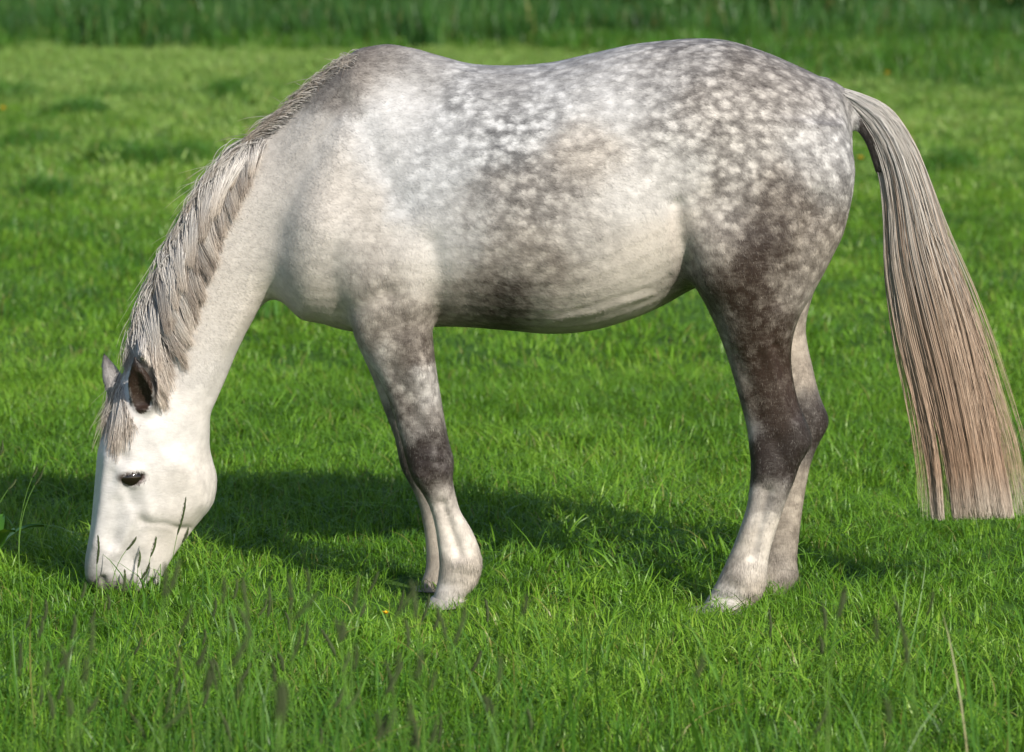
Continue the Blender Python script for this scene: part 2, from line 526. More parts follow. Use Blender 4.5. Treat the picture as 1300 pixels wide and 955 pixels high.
def catmull(A, sub):
    A = np.asarray(A, float)
    n = len(A); out = []
    for i in range(n - 1):
        p0, p1, p2, p3 = A[max(i - 1, 0)], A[i], A[i + 1], A[min(i + 2, n - 1)]
        for k in range(sub):
            u = k / sub
            out.append(0.5 * (2 * p1 + (p2 - p0) * u + (2 * p0 - 5 * p1 + 4 * p2 - p3) * u * u + (3 * p1 - p0 - 3 * p2 + p3) * u ** 3))
    out.append(A[-1])
    return np.array(out)


def loft(secs, lat=(0, 1, 0), sub=5, M=40, skew=0.0, x0=0.0):
    """secs rows: ax, ay, bx, by (pixels of the two outline points), Y, half width, m, ea, eb"""
    S_ = catmull(secs, sub)
    lat = np.array(lat, float)
    th = np.linspace(0, 2 * math.pi, M, endpoint=False)
    c, s = np.cos(th), np.sin(th)
    V = []
    for (ax, ay, bx, by, Y, w, m, ea, eb) in S_:
        ya = Y + skew * (ax - x0) / 439.0; yb = Y + skew * (bx - x0) / 439.0
        a = np.array(P(ax, ay, ya)); b_ = np.array(P(bx, by, yb))
        mid = b_ + (a - b_) * m
        for ci, si in zip(c, s):
            e = ea if ci > 0 else eb
            u = abs(ci) ** (2 / e) * (1 if ci > 0 else -1)
            q = abs(si) ** (2 / e) * (1 if si > 0 else -1)
            arm = (a - mid) if ci > 0 else (mid - b_)
            V.append(mid + arm * u + lat * w * q)
    V = np.array(V)
    n = len(S_); Q = []
    for i in range(n - 1):
        for k in range(M):
            k2 = (k + 1) % M
            Q.append((i * M + k, i * M + k2, (i + 1) * M + k2, (i + 1) * M + k))
    T = []
    c0, c1 = len(V), len(V) + 1
    V = np.vstack([V, V[:M].mean(0), V[(n - 1) * M:n * M].mean(0)])
    for k in range(M):
        k2 = (k + 1) % M
        T.append((c0, k2, k)); T.append((c1, (n - 1) * M + k, (n - 1) * M + k2))
    return V, np.array(Q), np.array(T)


def leg_secs(rows, m=0.5, e=2.2):
    return [(fx, fy, bx, by, Y, w, m, e, e) for fx, fy, bx, by, Y, w in rows]


# ---- torso
T_ = []
for x, top, bot, w, m, ea, eb in [
        (350, 285, 368, .05, .5, 2, 2), (368, 228, 381, .135, .45, 2, 2.1), (398, 160, 405, .19, .42, 2, 2.2), (440, 82, 419, .215, .40, 1.8, 2.3),
        (480, 57, 421, .235, .40, 1.6, 2.3), (520, 60, 417, .252, .40, 1.6, 2.2), (560, 71, 414, .270, .41, 1.75, 2.2), (600, 81, 415, .288, .42, 1.95, 2.2),
        (650, 83, 419, .305, .43, 2.05, 2.2), (700, 79, 423, .315, .43, 2.1, 2.15), (750, 68, 419, .315, .44, 2.1, 2.1), (800, 57, 405, .305, .47, 2.1, 2.1),
        (840, 52, 388, .292, .50, 2.1, 2.1), (880, 49, 366, .282, .53, 2.15, 2.1), (920, 51, 350, .272, .55, 2.15, 2.1), (960, 62, 338, .258, .56, 2.1, 2.1),
        (1000, 78, 322, .236, .56, 2.1, 2.1), (1040, 97, 300, .19, .55, 2, 2.1), (1066, 114, 272, .13, .55, 2, 2), (1080, 150, 245, .06, .55, 2, 2)]:
    T_.append((x, top, x, bot, yc(x), w, m, ea, eb))
torso = loft(T_)
# ---- neck
NK = []
for ax, ay, bx, by, w in [(455, 78, 385, 395, .165), (412, 103, 362, 374, .150), (355, 158, 340, 377, .128), (302, 197, 318, 412, .112), (254, 256, 301, 446, .102),
                          (217, 322, 286, 482, .094), (189, 388, 275, 508, .089), (169, 446, 265, 530, .086), (160, 482, 257, 554, .083), (158, 520, 246, 584, .07), (165, 560, 245, 610, .05)]:
    NK.append((ax, ay, bx, by, yc(ax), w, .42, 1.7, 2.2))
neck = loft(NK)
# ---- head (the face is turned a little towards the camera)
HS = R(20)
HX0 = 200
HD = []
for ax, ay, bx, by, w, ea, eb in [(172, 468, 238, 515, .06, 2, 2), (156, 495, 258, 540, .085, 3.1, 2.0), (140, 535, 264, 566, .098, 3.1, 1.9), (128, 570, 270, 586, .102, 3.1, 1.8),
                                  (124, 602, 275, 608, .098, 3.1, 1.8), (121, 632, 270, 636, .088, 3.1, 1.8), (118, 660, 252, 663, .075, 3.1, 1.8), (114, 686, 233, 688, .064, 3.1, 1.9),
                                  (110, 707, 218, 709, .058, 3.1, 2.0), (108, 723, 208, 727, .056, 2.3, 2.0), (110, 737, 199, 742, .050, 2.2, 2.0), (118, 747, 188, 751, .032, 2.0, 2.0)]:
    HD.append((ax, ay, bx, by, 0.015, w, .60, ea, eb))
head = loft(HD, lat=(-math.sin(HS), math.cos(HS), 0), skew=math.tan(HS), x0=HX0)
# ---- legs (front outline, back outline, Y, half width)
YH, YF = yc(980), yc(520)
near_hind = loft(leg_secs([(905, 150, 1068, 160, YH - .14, .09), (878, 225, 1085, 215, YH - .150, .125), (866, 290, 1074, 285, YH - .155, .135), (868, 325, 1057, 325, YH - .155, .132),
                           (881, 360, 1036, 365, YH - .152, .120), (898, 392, 1016, 400, YH - .150, .102), (913, 425, 1006, 432, YH - .148, .085), (927, 465, 1005, 466, YH - .147, .069),
                           (939, 508, 1013, 508, YH - .147, .060), (948, 543, 1028, 546, YH - .147, .055), (951, 568, 1030, 564, YH - .147, .053), (953, 590, 1016, 589, YH - .147, .050),
                           (952, 614, 1007, 614, YH - .147, .045), (948, 643, 996, 641, YH - .147, .041), (939, 672, 985, 674, YH - .147, .040), (927, 703, 976, 707, YH - .147, .043),
                           (914, 731, 973, 738, YH - .147, .050), (903, 752, 966, 758, YH - .147, .051), (893, 768, 945, 774, YH - .147, .053), (887, 777, 938, 782, YH - .147, .05)]))
far_hind = loft(leg_secs([(930, 150, 1060, 170, YH + .14, .09), (905, 225, 1080, 215, YH + .150, .125), (895, 290, 1068, 290, YH + .155, .132), (902, 335, 1048, 335, YH + .155, .122),
                          (925, 380, 1030, 380, YH + .155, .100), (945, 425, 1023, 420, YH + .155, .080), (958, 468, 1032, 468, YH + .155, .065), (969, 503, 1041, 503, YH + .155, .058),
                          (977, 528, 1051, 528, YH + .155, .054), (981, 545, 1050, 543, YH + .155, .052), (983, 565, 1040, 562, YH + .155, .050), (983, 588, 1030, 586, YH + .155, .046),
                          (980, 619, 1023, 619, YH + .155, .041), (973, 667, 1016, 667, YH + .155, .039), (966, 705, 1012, 708, YH + .155, .043), (958, 725, 1013, 730, YH + .155, .049),
                          (949, 742, 1004, 746, YH + .155, .049), (940, 754, 985, 758, YH + .155, .050), (936, 760, 980, 764, YH + .155, .048)]))
near_fore = loft(leg_secs([(425, 260, 545, 280, YF - .12, .07), (430, 330, 553, 335, YF - .135, .095), (440, 385, 551, 380, YF - .14, .098), (449, 422, 549, 414, YF - .14, .088),
                           (464, 452, 552, 452, YF - .14, .076), (489, 496, 559, 500, YF - .14, .063), (507, 551, 569, 556, YF - .14, .055), (515, 582, 576, 584, YF - .14, .055),
                           (523, 606, 575, 609, YF - .14, .052), (538, 629, 579, 631, YF - .14, .045), (547, 648, 585, 650, YF - .14, .040), (553, 672, 597, 670, YF - .14, .039),
                           (556, 694, 607, 692, YF - .14, .041), (558, 716, 612, 714, YF - .14, .047), (556, 737, 607, 738, YF - .14, .047), (552, 753, 592, 755, YF - .14, .048), (549, 762, 590, 765, YF - .14, .046)]))
far_fore = loft(leg_secs([(430, 320, 530, 330, YF + .13, .085), (440, 385, 528, 385, YF + .14, .095), (449, 424, 527, 420, YF + .14, .085), (458, 446, 526, 446, YF + .14, .073),
                          (473, 480, 530, 481, YF + .14, .061), (489, 524, 541, 526, YF + .14, .055), (501, 556, 552, 558, YF + .14, .053), (509, 593, 558, 593, YF + .14, .052),
                          (523, 620, 562, 620, YF + .14, .045), (532, 642, 567, 642, YF + .14, .039), (538, 670, 578, 670, YF + .14, .037), (541, 697, 588, 695, YF + .14, .041),
                          (541, 718, 590, 716, YF + .14, .045), (537, 734, 580, 735, YF + .14, .045), (533, 745, 570, 747, YF + .14, .046), (530, 752, 568, 755, YF + .14, .044)]))
# ---- dock of the tail
dock = loft([(1048, 102, 1052, 150, yc(1060), .04, .5, 2, 2), (1072, 114, 1066, 146, yc(1075), .036, .5, 2, 2), (1095, 132, 1078, 155, yc(1090), .032, .5, 2, 2),
             (1118, 168, 1098, 180, yc(1100), .026, .5, 2, 2), (1132, 215, 1112, 220, yc(1110), .018, .5, 2, 2)])


# ---- ears: cupped lofts
def ear(base, tip, Yb, Yt, wid, dep, opening):
    """a leaf-shaped cup between two pixel points; opening = direction its hollow faces"""
    b_, tp = np.array(P(*base, Yb)), np.array(P(*tip, Yt))
    ax = tp - b_; ln = np.linalg.norm(ax); ax /= ln
    o = np.array(opening, float); o -= ax * o.dot(ax); o /= np.linalg.norm(o)
    sd = np.cross(ax, o)
    prof = catmull([(-.12, .30), (0.0, .55), (.2, .88), (.40, 1.0), (.60, .84), (.78, .52), (.91, .24), (1.0, .05)], 5)

    def shell(k, off, grow, t0=-1):
        V = []; M = 28; n = 0
        for t_, w_ in prof:
            if t_ < t0: continue
            n += 1
            cpt = b_ + ax * ln * t_ + o * (off + 0.10 * dep * math.sin(3 * t_))
            for q in range(M):
                a = 2 * math.pi * q / M
                V.append(cpt + sd * max(wid * w_ * k + grow, .002) * math.cos(a) + o * max(dep * w_ * k + grow, .002) * math.sin(a))
        Q = [(i * M + q, i * M + (q + 1) % M, (i + 1) * M + (q + 1) % M, (i + 1) * M + q) for i in range(n - 1) for q in range(M)]
        c0, c1 = len(V), len(V) + 1
        V = V + [np.mean(V[:M], 0), np.mean(V[-M:], 0)]
        T = []
        for q in range(M):
            T += [(c0, (q + 1) % M, q), (c1, (n - 1) * M + q, (n - 1) * M + (q + 1) % M)]
        return np.array(V), np.array(Q), np.array(T)
    return shell(1.0, 0, 0), shell(1.0, dep * 0.62, -0.006, 0.12)


near_ear = ear((187, 526), (171, 452), -0.078, -0.140, .041, .030, (-0.35, -1, -0.05))
far_ear = ear((156, 516), (131, 447), 0.030, 0.055, .038, .026, (-0.9, 0.6, 0))


def ellipsoid(c, r, rot=None, M=24):
    V = []; Q = []; T = []
    for i in range(1, M // 2):
        ph = math.pi * i / (M // 2)
        for k in range(M):
            a = 2 * math.pi * k / M
            q = np.array((r[0] * math.sin(ph) * math.cos(a), r[1] * math.sin(ph) * math.sin(a), r[2] * math.cos(ph)))
            V.append(np.array(c) + (rot @ q if rot is not None else q))
    n = M // 2 - 1
    for i in range(n - 1):
        for k in range(M):
            Q.append((i * M + k, (i + 1) * M + k, (i + 1) * M + (k + 1) % M, i * M + (k + 1) % M))
    q0 = np.array((0, 0, r[2]))
    V.append(np.array(c) + (rot @ q0 if rot is not None else q0)); V.append(np.array(c) - (rot @ q0 if rot is not None else q0))
    for k in range(M):
        T += [(n * M, k, (k + 1) % M), (n * M + 1, (n - 1) * M + (k + 1) % M, (n - 1) * M + k)]
    return np.array(V), np.array(Q), np.array(T)


import openvdb as vdb
XF = vdb.createLinearTransform(voxelSize=VOX)
allv = np.vstack([torso[0], head[0], neck[0], near_hind[0], far_hind[0], near_fore[0], far_fore[0], dock[0], near_ear[0][0], far_ear[0][0]])
ijk0 = np.floor(allv.min(0) / VOX).astype(int) - HW - 2
dim = np.ceil(allv.max(0) / VOX).astype(int) + HW + 2 - ijk0


def sdf(m):
    V, Q, T = m
    g = vdb.FloatGrid.createLevelSetFromPolygons(V.astype(np.float32), triangles=T.astype(np.uint32), quads=Q.astype(np.uint32), transform=XF, halfWidth=HW)
    a = np.empty(dim, dtype=np.float32)
    g.copyToArray(a, ijk=tuple(int(i) for i in ijk0))
    return a


def smin(a, b_, k):
    h = np.maximum(k - np.abs(a - b_), 0) / k
    return np.minimum(a, b_) - h * h * k * 0.25


def smax(a, b_, k):
    return -smin(-a, -b_, k)


A = smin(sdf(torso), sdf(neck), 0.085)
A = smin(A, sdf(near_hind), 0.045)
A = smin(A, sdf(far_hind), 0.045)
A = smin(A, sdf(near_fore), 0.035)
A = smin(A, sdf(far_fore), 0.035)
A = smin(A, sdf(dock), 0.03)
A = smin(A, sdf(head), 0.060)
for e_ in (near_ear, far_ear):
    A = smin(A, smax(sdf(e_[0]), -sdf(e_[1]), 0.006), 0.012)

# eyes: sockets, lids
EYES = []
headrot = np.array([[math.cos(HS), -math.sin(HS), 0], [math.sin(HS), math.cos(HS), 0], [0, 0, 1]])
lat_h = headrot @ np.array([0, 1, 0])
for sgn in (-1, 1):
    cpt = np.array(P(159, 601, 0.015 + math.tan(HS) * (159 - HX0) / 439.0)) + lat_h * sgn * 0.083
    EYES.append(cpt)
    A = smin(A, sdf(ellipsoid(cpt + np.array([0, 0, .008]), (.034, .024, .028), headrot)), 0.025)       # brow and lids
    A = smax(A, -sdf(ellipsoid(cpt + lat_h * sgn * 0.020, (.037, .024, .0145), headrot @ np.array([[math.cos(-.28), 0, math.sin(-.28)], [0, 1, 0], [-math.sin(-.28), 0, math.cos(-.28)]]))), 0.006)
    nos = np.array(P(126, 735, 0.015 + math.tan(HS) * (126 - HX0) / 439.0)) + lat_h * sgn * 0.048
    A = smax(A, -sdf(ellipsoid(nos, (.013, .022, .024), headrot)), 0.010)

mth = np.array(P(187, 741, 0.015 + math.tan(HS) * (187 - HX0) / 439.0))
A = smax(A, -sdf(ellipsoid(mth, (.009, .12, .026), headrot @ np.array([[math.cos(.45), 0, math.sin(.45)], [0, 1, 0], [-math.sin(.45), 0, math.cos(.45)]]))), 0.012)
g = vdb.FloatGrid(BG)
g.copyFromArray(A, ijk=tuple(int(i) for i in ijk0))
g.transform = XF
V, Q = g.convertToQuads()[:2]
V = np.asarray(V, dtype=np.float64); Q = np.asarray(Q, dtype=np.int64)
del A, g

# keep the largest connected piece only; orient outward
ed = np.vstack([Q[:, [0, 1]], Q[:, [1, 2]], Q[:, [2, 3]], Q[:, [3, 0]]])
lab = np.arange(len(V))
for _ in range(4000):
    m2 = np.minimum(lab[ed[:, 0]], lab[ed[:, 1]])
    new = lab.copy()
    np.minimum.at(new, ed[:, 0], m2); np.minimum.at(new, ed[:, 1], m2)
    new = new[new]
    if (new == lab).all(): break
    lab = new
big_ = np.bincount(lab).argmax()
keep = lab == big_
remap = np.cumsum(keep) - 1
Q = remap[Q[keep[Q[:, 0]]]]
V = V[keep]


def normals(V, Q):
    n = np.cross(V[Q[:, 2]] - V[Q[:, 0]], V[Q[:, 3]] - V[Q[:, 1]])
    out = np.zeros_like(V)
    for k in range(4): np.add.at(out, Q[:, k], n)
    return out / (np.linalg.norm(out, axis=1, keepdims=True) + 1e-12)


vol = np.einsum('ij,ij->i', V[Q[:, 0]], np.cross(V[Q[:, 1]], V[Q[:, 2]])).sum()
if vol < 0: Q = Q[:, ::-1]
ed = np.unique(np.sort(np.vstack([Q[:, [0, 1]], Q[:, [1, 2]], Q[:, [2, 3]], Q[:, [3, 0]]]), axis=1), axis=0)


def smooth_v(V, w, it):
    deg = np.bincount(ed.ravel(), minlength=len(V))[:, None]
    w = np.asarray(w).reshape(-1, 1)
    for i in range(it):
        for lam in (0.55, -0.57):
            acc = np.zeros_like(V)
            for k in range(3):
                acc[:, k] = np.bincount(ed[:, 0], V[ed[:, 1], k], len(V)) + np.bincount(ed[:, 1], V[ed[:, 0], k], len(V))
            V = V + lam * w * (acc / deg - V)
    return V


V = smooth_v(V, np.ones(len(V)), 3)

# ---- sculpting: muscles, bones, grooves as strokes given in photograph pixels
STROKES = [  # (points, radius px, height m)
    ([(240, 671), (226, 669), (208, 663), (180, 663)], 2.6, -0.0022), ([(240, 672), (226, 671)], 5, -0.004),            # lower edge of the cheek
    ([(250, 640), (225, 655), (195, 652)], 14, 0.007),
    ([(215, 600), (240, 620)], 30, 0.009),                         # cheek muscle
    ([(275, 505), (300, 455), (330, 395)], 8, -0.006), ([(292, 430), (310, 400)], 12, 0.004), ([(230, 480), (290, 380), (330, 300)], 20, -0.004),
    ([(172, 650), (160, 680), (150, 700)], 6, 0.006),              # facial crest
    ([(150, 640), (140, 690)], 7, -0.005),
    ([(156, 580), (149, 575)], 6, -0.006),                         # hollow above the eye
    ([(160, 618), (168, 642), (178, 658)], 5, -0.004), ([(182, 618), (188, 650)], 6, 0.004), ([(134, 580), (128, 640), (122, 690)], 5, 0.003),
    ([(200, 575), (235, 560)], 12, -0.005), ([(192, 545), (205, 575)], 10, 0.006), ([(225, 590), (250, 610), (255, 635)], 8, 0.004),
    ([(150, 690), (165, 715)], 9, -0.004), ([(130, 700), (126, 725)], 9, 0.005), ([(140, 612), (142, 602)], 5, -0.003),
    ([(185, 690), (200, 715)], 8, 0.004), ([(172, 712), (186, 742)], 4, -0.004),   # mouth corner
    ([(345, 372), (352, 330), (358, 280), (375, 230), (400, 180), (430, 130)], 14, -0.008),   # front of the shoulder
    ([(380, 330), (400, 290)], 34, 0.010), ([(430, 300), (480, 340)], 34, 0.012),
    ([(548, 310), (556, 350), (553, 400)], 10, -0.007),            # behind the elbow
    ([(520, 330), (530, 380)], 18, 0.010),
    ([(440, 130), (480, 200), (510, 260)], 12, -0.005),
    ([(440, 400), (470, 380), (490, 372)], 10, -0.006),
    ([(500, 110), (540, 120)], 22, -0.006),
    ([(860, 262), (864, 300), (872, 335)], 8, -0.010),            # flank fold
    ([(900, 300), (905, 350)], 22, 0.012), ([(940, 330), (960, 400)], 26, 0.006),
    ([(855, 130), (850, 160)], 26, 0.006), ([(835, 200), (845, 240)], 30, -0.005),
    ([(1040, 250), (1015, 320), (990, 380)], 9, -0.006),           # groove behind the thigh
    ([(1050, 190), (1060, 240)], 20, 0.006),
    ([(930, 450), (955, 500), (965, 530)], 8, -0.004), ([(975, 440), (995, 500), (1012, 540)], 7, 0.004), ([(985, 440), (1000, 490), (1010, 528)], 5, -0.007), ([(1016, 556), (1018, 566)], 6, 0.003), ([(535, 583), (562, 588)], 3, -0.0025), ([(528, 600), (540, 606)], 4, 0.003), ([(585, 712), (600, 716)], 7, 0.003), ([(575, 726), (604, 730)], 5, -0.0012), ([(925, 742), (960, 745)], 5, -0.0015),
    ([(985, 560), (1000, 600)], 7, -0.004), ([(960, 560), (965, 600)], 8, 0.004),
    ([(975, 625), (960, 680), (955, 705)], 5, -0.008), ([(958, 630), (945, 680)], 6, 0.003),
    ([(500, 470), (530, 540)], 8, -0.004), ([(540, 470), (552, 540)], 9, 0.004), ([(520, 440), (530, 470)], 16, 0.006),
    ([(548, 585), (556, 600)], 8, 0.005), ([(562, 572), (568, 590)], 4, -0.004), ([(530, 590), (536, 610)], 7, 0.003),
    ([(562, 640), (575, 680), (583, 705)], 5, -0.008), ([(555, 650), (562, 700)], 6, 0.003),
    ([(940, 735), (955, 750)], 10, 0.004), ([(910, 758), (940, 762), (962, 762)], 4, -0.004), ([(562, 742), (590, 742)], 5, -0.0015),
    ([(690, 413), (720, 402), (752, 397), (790, 384), (830, 374)], 2.6, 0.0022), ([(730, 394), (775, 380), (822, 366)], 2.4, -0.0014), ([(800, 395), (835, 372), (850, 350)], 3, -0.002),   # vein under the belly
    ([(600, 250), (590, 380)], 11, -0.002), ([(640, 230), (632, 390)], 11, -0.0025), ([(680, 220), (675, 390)], 11, -0.0025), ([(720, 220), (716, 390)], 11, -0.002),
]
nrm = normals(V, Q)
pix = proj(V)
side = np.clip(np.abs(nrm[:, 1]) * 1.6 - 0.2, 0, 1)
far_low = (pix[:, 1] > 425) & (V[:, 1] > np.interp(pix[:, 0], [400, 620, 850, 1100], [YF, YF, YH, YH])) & (pix[:, 0] > 430)
disp = np.zeros(len(V))
for pts, rad, hgt in STROKES:
    d2 = np.full(len(V), 1e9)
    for (x0, y0), (x1, y1) in zip(pts[:-1], pts[1:]):
        ex, ey = x1 - x0, y1 - y0
        tt = np.clip(((pix[:, 0] - x0) * ex + (pix[:, 1] - y0) * ey) / (ex * ex + ey * ey), 0, 1)
        d2 = np.minimum(d2, (pix[:, 0] - x0 - tt * ex) ** 2 + (pix[:, 1] - y0 - tt * ey) ** 2)
    hgt = hgt * (1.35 if min(q[0] for q in pts) > 280 else 1.5)
    disp += hgt * np.exp(-d2 / (2 * rad * rad)) * (d2 < 16 * rad * rad)
V = V + nrm * (disp * side * ~far_low)[:, None]
V = smooth_v(V, np.ones(len(V)), 2)
nrm = normals(V, Q)

# ---- coat: darkness, dapple strength, warmth at places of the photograph
CO = """150 650 .10 .22 .2|230 620 .10 .22 .5|200 560 .08 .18 .3|130 600 .08 .05 .2|180 690 .14 .2 .4|215 690 .08 .05 .7|160 575 .10 .1 .3|140 560 .12 .1 .2|170 630 .10 .1 .3|150 722 .20 .15 .3|125 738 .45 .1 .3
290 300 .09 .15 .6|250 430 .07 .1 .5|320 350 .10 .2 .6|350 200 .17 .2 .6|300 480 .08 .15 .3|330 260 .05 .1 .6|280 400 .08 .15 .6|265 500 .08 .15 .4
400 200 .15 .2 .5|420 300 .12 .25 .5|380 350 .15 .2 .6|480 190 .15 .3 .1|440 90 .55 .2 .6|490 66 .60 .1 .5|535 78 .40 .3 .2|500 130 .10 .2 .1|455 78 .7 .1 .7
460 330 .28 .4 .6|430 395 .16 .2 .8|535 320 .06 .1 .5|500 375 .45 .4 .8|465 420 .45 .4 .9|530 415 .60 .3 .8|545 350 .08 .1 .5|565 300 .20 .2 .1|390 280 .17 .2 .6|430 240 .17 .2 .6
600 120 .36 .7 0|650 170 .38 .85 0|700 130 .30 .7 0|560 190 .22 .5 0|540 240 .20 .4 0|600 280 .43 .55 .3|680 235 .47 .6 .5|745 190 .34 .45 .7|640 320 .43 .45 .7|600 375 .62 .4 .8|640 390 .9 .3 .7|570 400 .5 .3 .8
700 350 .48 .45 .8|750 300 .28 .4 .5|740 385 .22 .2 .7|800 250 .12 .25 .3|800 340 .10 .2 .7|850 220 .16 .4 .3|840 310 .06 .1 .7|700 410 .35 .2 .7|770 130 .15 .4 .1|640 95 .42 .3 .1|740 90 .40 .4 .1
820 100 .36 .6 .2|870 66 .48 .6 .3|900 150 .44 .85 .5|960 95 .55 .6 .5|1020 115 .52 .6 .5|950 200 .42 .85 .5|1040 180 .38 .75 .2|1060 240 .45 .7 .3|920 260 .40 .75 .6|985 260 .74 .5 .9
1035 290 .70 .5 .9|900 315 .35 .6 .8|960 320 1 .3 .9|930 360 .98 .3 1|1005 345 .72 .5 .9|885 350 .68 .3 .8|860 180 .4 .8 .3|1075 190 .4 .6 .1|1055 120 .5 .5 .3
960 400 1 .35 1|918 420 .42 .4 .6|990 400 .85 .4 .9|960 460 1 .35 1|928 478 .40 .3 .6|995 470 .95 .25 1|975 505 1 .2 1|968 435 1 .3 1|985 525 1 .15 .9|945 430 .85 .4 1|950 480 .85 .3 1|955 515 .8 .3 .9|945 535 .38 .3 .4|985 560 1.05 .1 .6|1018 560 .98 .05 .5|965 600 1 .15 .5|1000 595 1 .15 .5
968 628 .30 .4 .7|988 625 .6 .3 .6|948 650 .4 .3 .5|965 670 .10 .35 .8|945 690 .34 .4 .8|955 715 .12 .35 .8|925 730 .42 .4 .8|955 750 .34 .3 1|915 757 .12 .2 .5|965 700 .08 .2 .7
500 450 .60 .6 .8|535 435 .75 .45 .8|510 500 .64 .6 .7|535 490 .38 .6 .4|540 540 .62 .4 .6|545 575 1.05 .1 .5|562 565 .85 .15 .5|545 612 .9 .2 .6|562 635 .34 .4 .7|565 665 .12 .3 .7|580 690 .10 .25 .7|598 718 .30 .2 .9|572 735 .32 .3 .9|565 750 .10 .1 .5|480 460 .25 .4 .4|1015 380 .30 .4 .7|1050 320 .40 .5 .8"""
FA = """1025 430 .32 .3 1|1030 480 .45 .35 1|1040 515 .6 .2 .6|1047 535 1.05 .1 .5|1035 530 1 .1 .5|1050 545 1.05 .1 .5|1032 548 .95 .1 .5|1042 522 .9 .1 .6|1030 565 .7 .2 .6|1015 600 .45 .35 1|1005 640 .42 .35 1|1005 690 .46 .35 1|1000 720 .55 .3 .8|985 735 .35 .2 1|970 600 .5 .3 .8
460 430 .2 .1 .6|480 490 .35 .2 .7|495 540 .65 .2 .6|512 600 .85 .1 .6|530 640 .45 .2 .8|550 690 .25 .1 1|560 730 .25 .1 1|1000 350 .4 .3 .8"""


def parse(s):
    return np.array([[float(x) for x in q.split()] for ln in s.strip().split('\n') for q in ln.split('|')])


pix = proj(V)
far_low = (pix[:, 1] > 400) & (V[:, 1] > np.interp(pix[:, 0], [400, 620, 850, 1100], [YF, YF, YH, YH])) & (pix[:, 0] > 430)
wrp = np.array([noise.noise_vector(Vector(v) * 14.0) for v in V]) * 9 + np.array([noise.noise_vector(Vector(v) * 40.0) for v in V]) * 5


def field(ctrl, q, sig=26.0):
    num = np.zeros((len(q), 3)); den = np.zeros((len(q), 1))
    for c in ctrl:
        d2 = (q[:, 0] - c[0]) ** 2 + (q[:, 1] - c[1]) ** 2
        w = (np.exp(-d2 / (2 * sig * sig)) + 1e-3 / (1 + d2 / 400.0) ** 2)[:, None]
        num += w * c[2:5]; den += w
    return num / den


q = pix + wrp[:, [0, 2]]
small = ((q[:, 1] > 430) & (q[:, 0] > 430))
fd = field(parse(CO), q, 24.0)
fs = field(parse(CO), q, 13.0)
bl = np.clip((q[:, 1] - 400) / 60, 0, 1)[:, None] * (q[:, 0] > 430)[:, None]
fd = fd * (1 - bl) + fs * bl
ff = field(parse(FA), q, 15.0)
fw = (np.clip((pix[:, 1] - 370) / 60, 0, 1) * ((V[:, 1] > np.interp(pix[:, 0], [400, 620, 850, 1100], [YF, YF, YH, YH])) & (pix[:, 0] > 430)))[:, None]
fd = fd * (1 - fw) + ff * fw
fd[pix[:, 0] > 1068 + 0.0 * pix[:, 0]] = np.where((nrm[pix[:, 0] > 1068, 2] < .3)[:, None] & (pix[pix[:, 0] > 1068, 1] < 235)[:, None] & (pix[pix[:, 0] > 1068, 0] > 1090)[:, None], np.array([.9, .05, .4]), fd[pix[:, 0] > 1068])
skin = np.zeros(len(V))
# inside of the ears
for e_, (bp_, tp_) in ((near_ear, ((186, 522), (173, 458))),):
    cen = e_[1][0].mean(0)
    r_ = np.linalg.norm((V - cen) / np.array([.040, .034, .062]), axis=1)
    facing = np.clip(-nrm[:, 1] * 1.5 + .3, 0, 1)
    inn = BVHTree.FromPolygons([tuple(v) for v in e_[1][0]], [tuple(f) for f in e_[1][1]])
    for i in np.where(r_ < 1.6)[0]:
        d = inn.find_nearest(Vector(V[i]))[3]
        if d is not None and d < 0.0075: fd[i] = (1.1 - .45 * min(1, max(0, (r_[i] - .75) * 1.6)), .1, 1)
for e_, dk_ in ((near_ear, .72), (far_ear, .55)):  # far ear's coat is darkened to stand for its shade
    out_ = BVHTree.FromPolygons([tuple(v) for v in e_[0][0]], [tuple(f) for f in e_[0][1]])
    c_ = e_[0][0].mean(0); zb, zt = e_[0][0][:, 2].min(), e_[0][0][:, 2].max()
    for i in np.where(np.linalg.norm(V - c_, axis=1) < .13)[0]:
        d = out_.find_nearest(Vector(V[i]))[3]
        up = (V[i, 2] - zb) / (zt - zb)
        if d is not None and d < .008 and up > .1 and fd[i, 0] < .9: fd[i] = (min(1, dk_ * min(1, (up - .1) * 5) + .4 * max(0, up - .75) * 4), .1, .3)
ine = (((pix[:, 0] - 180) / 13) ** 2 + ((pix[:, 1] - 496) / 29) ** 2 < 1) & (V[:, 1] < -.045)
fd[ine] = (1.0, .05, 1)
for cpt in EYES:                               # dark skin round the eye
    r_ = np.linalg.norm((V - cpt - np.array([0, 0, .002])) * np.array([1 / .048, 1 / .05, 1 / .026]), axis=1)
    skin = np.maximum(skin, np.clip((1.05 - r_) * 4, 0, 1))
mz = np.clip((pix[:, 1] - 728) / 14, 0, 1) * (pix[:, 0] < 300) * (pix[:, 0] < 176)
skin = np.maximum(skin, mz * 0.7)

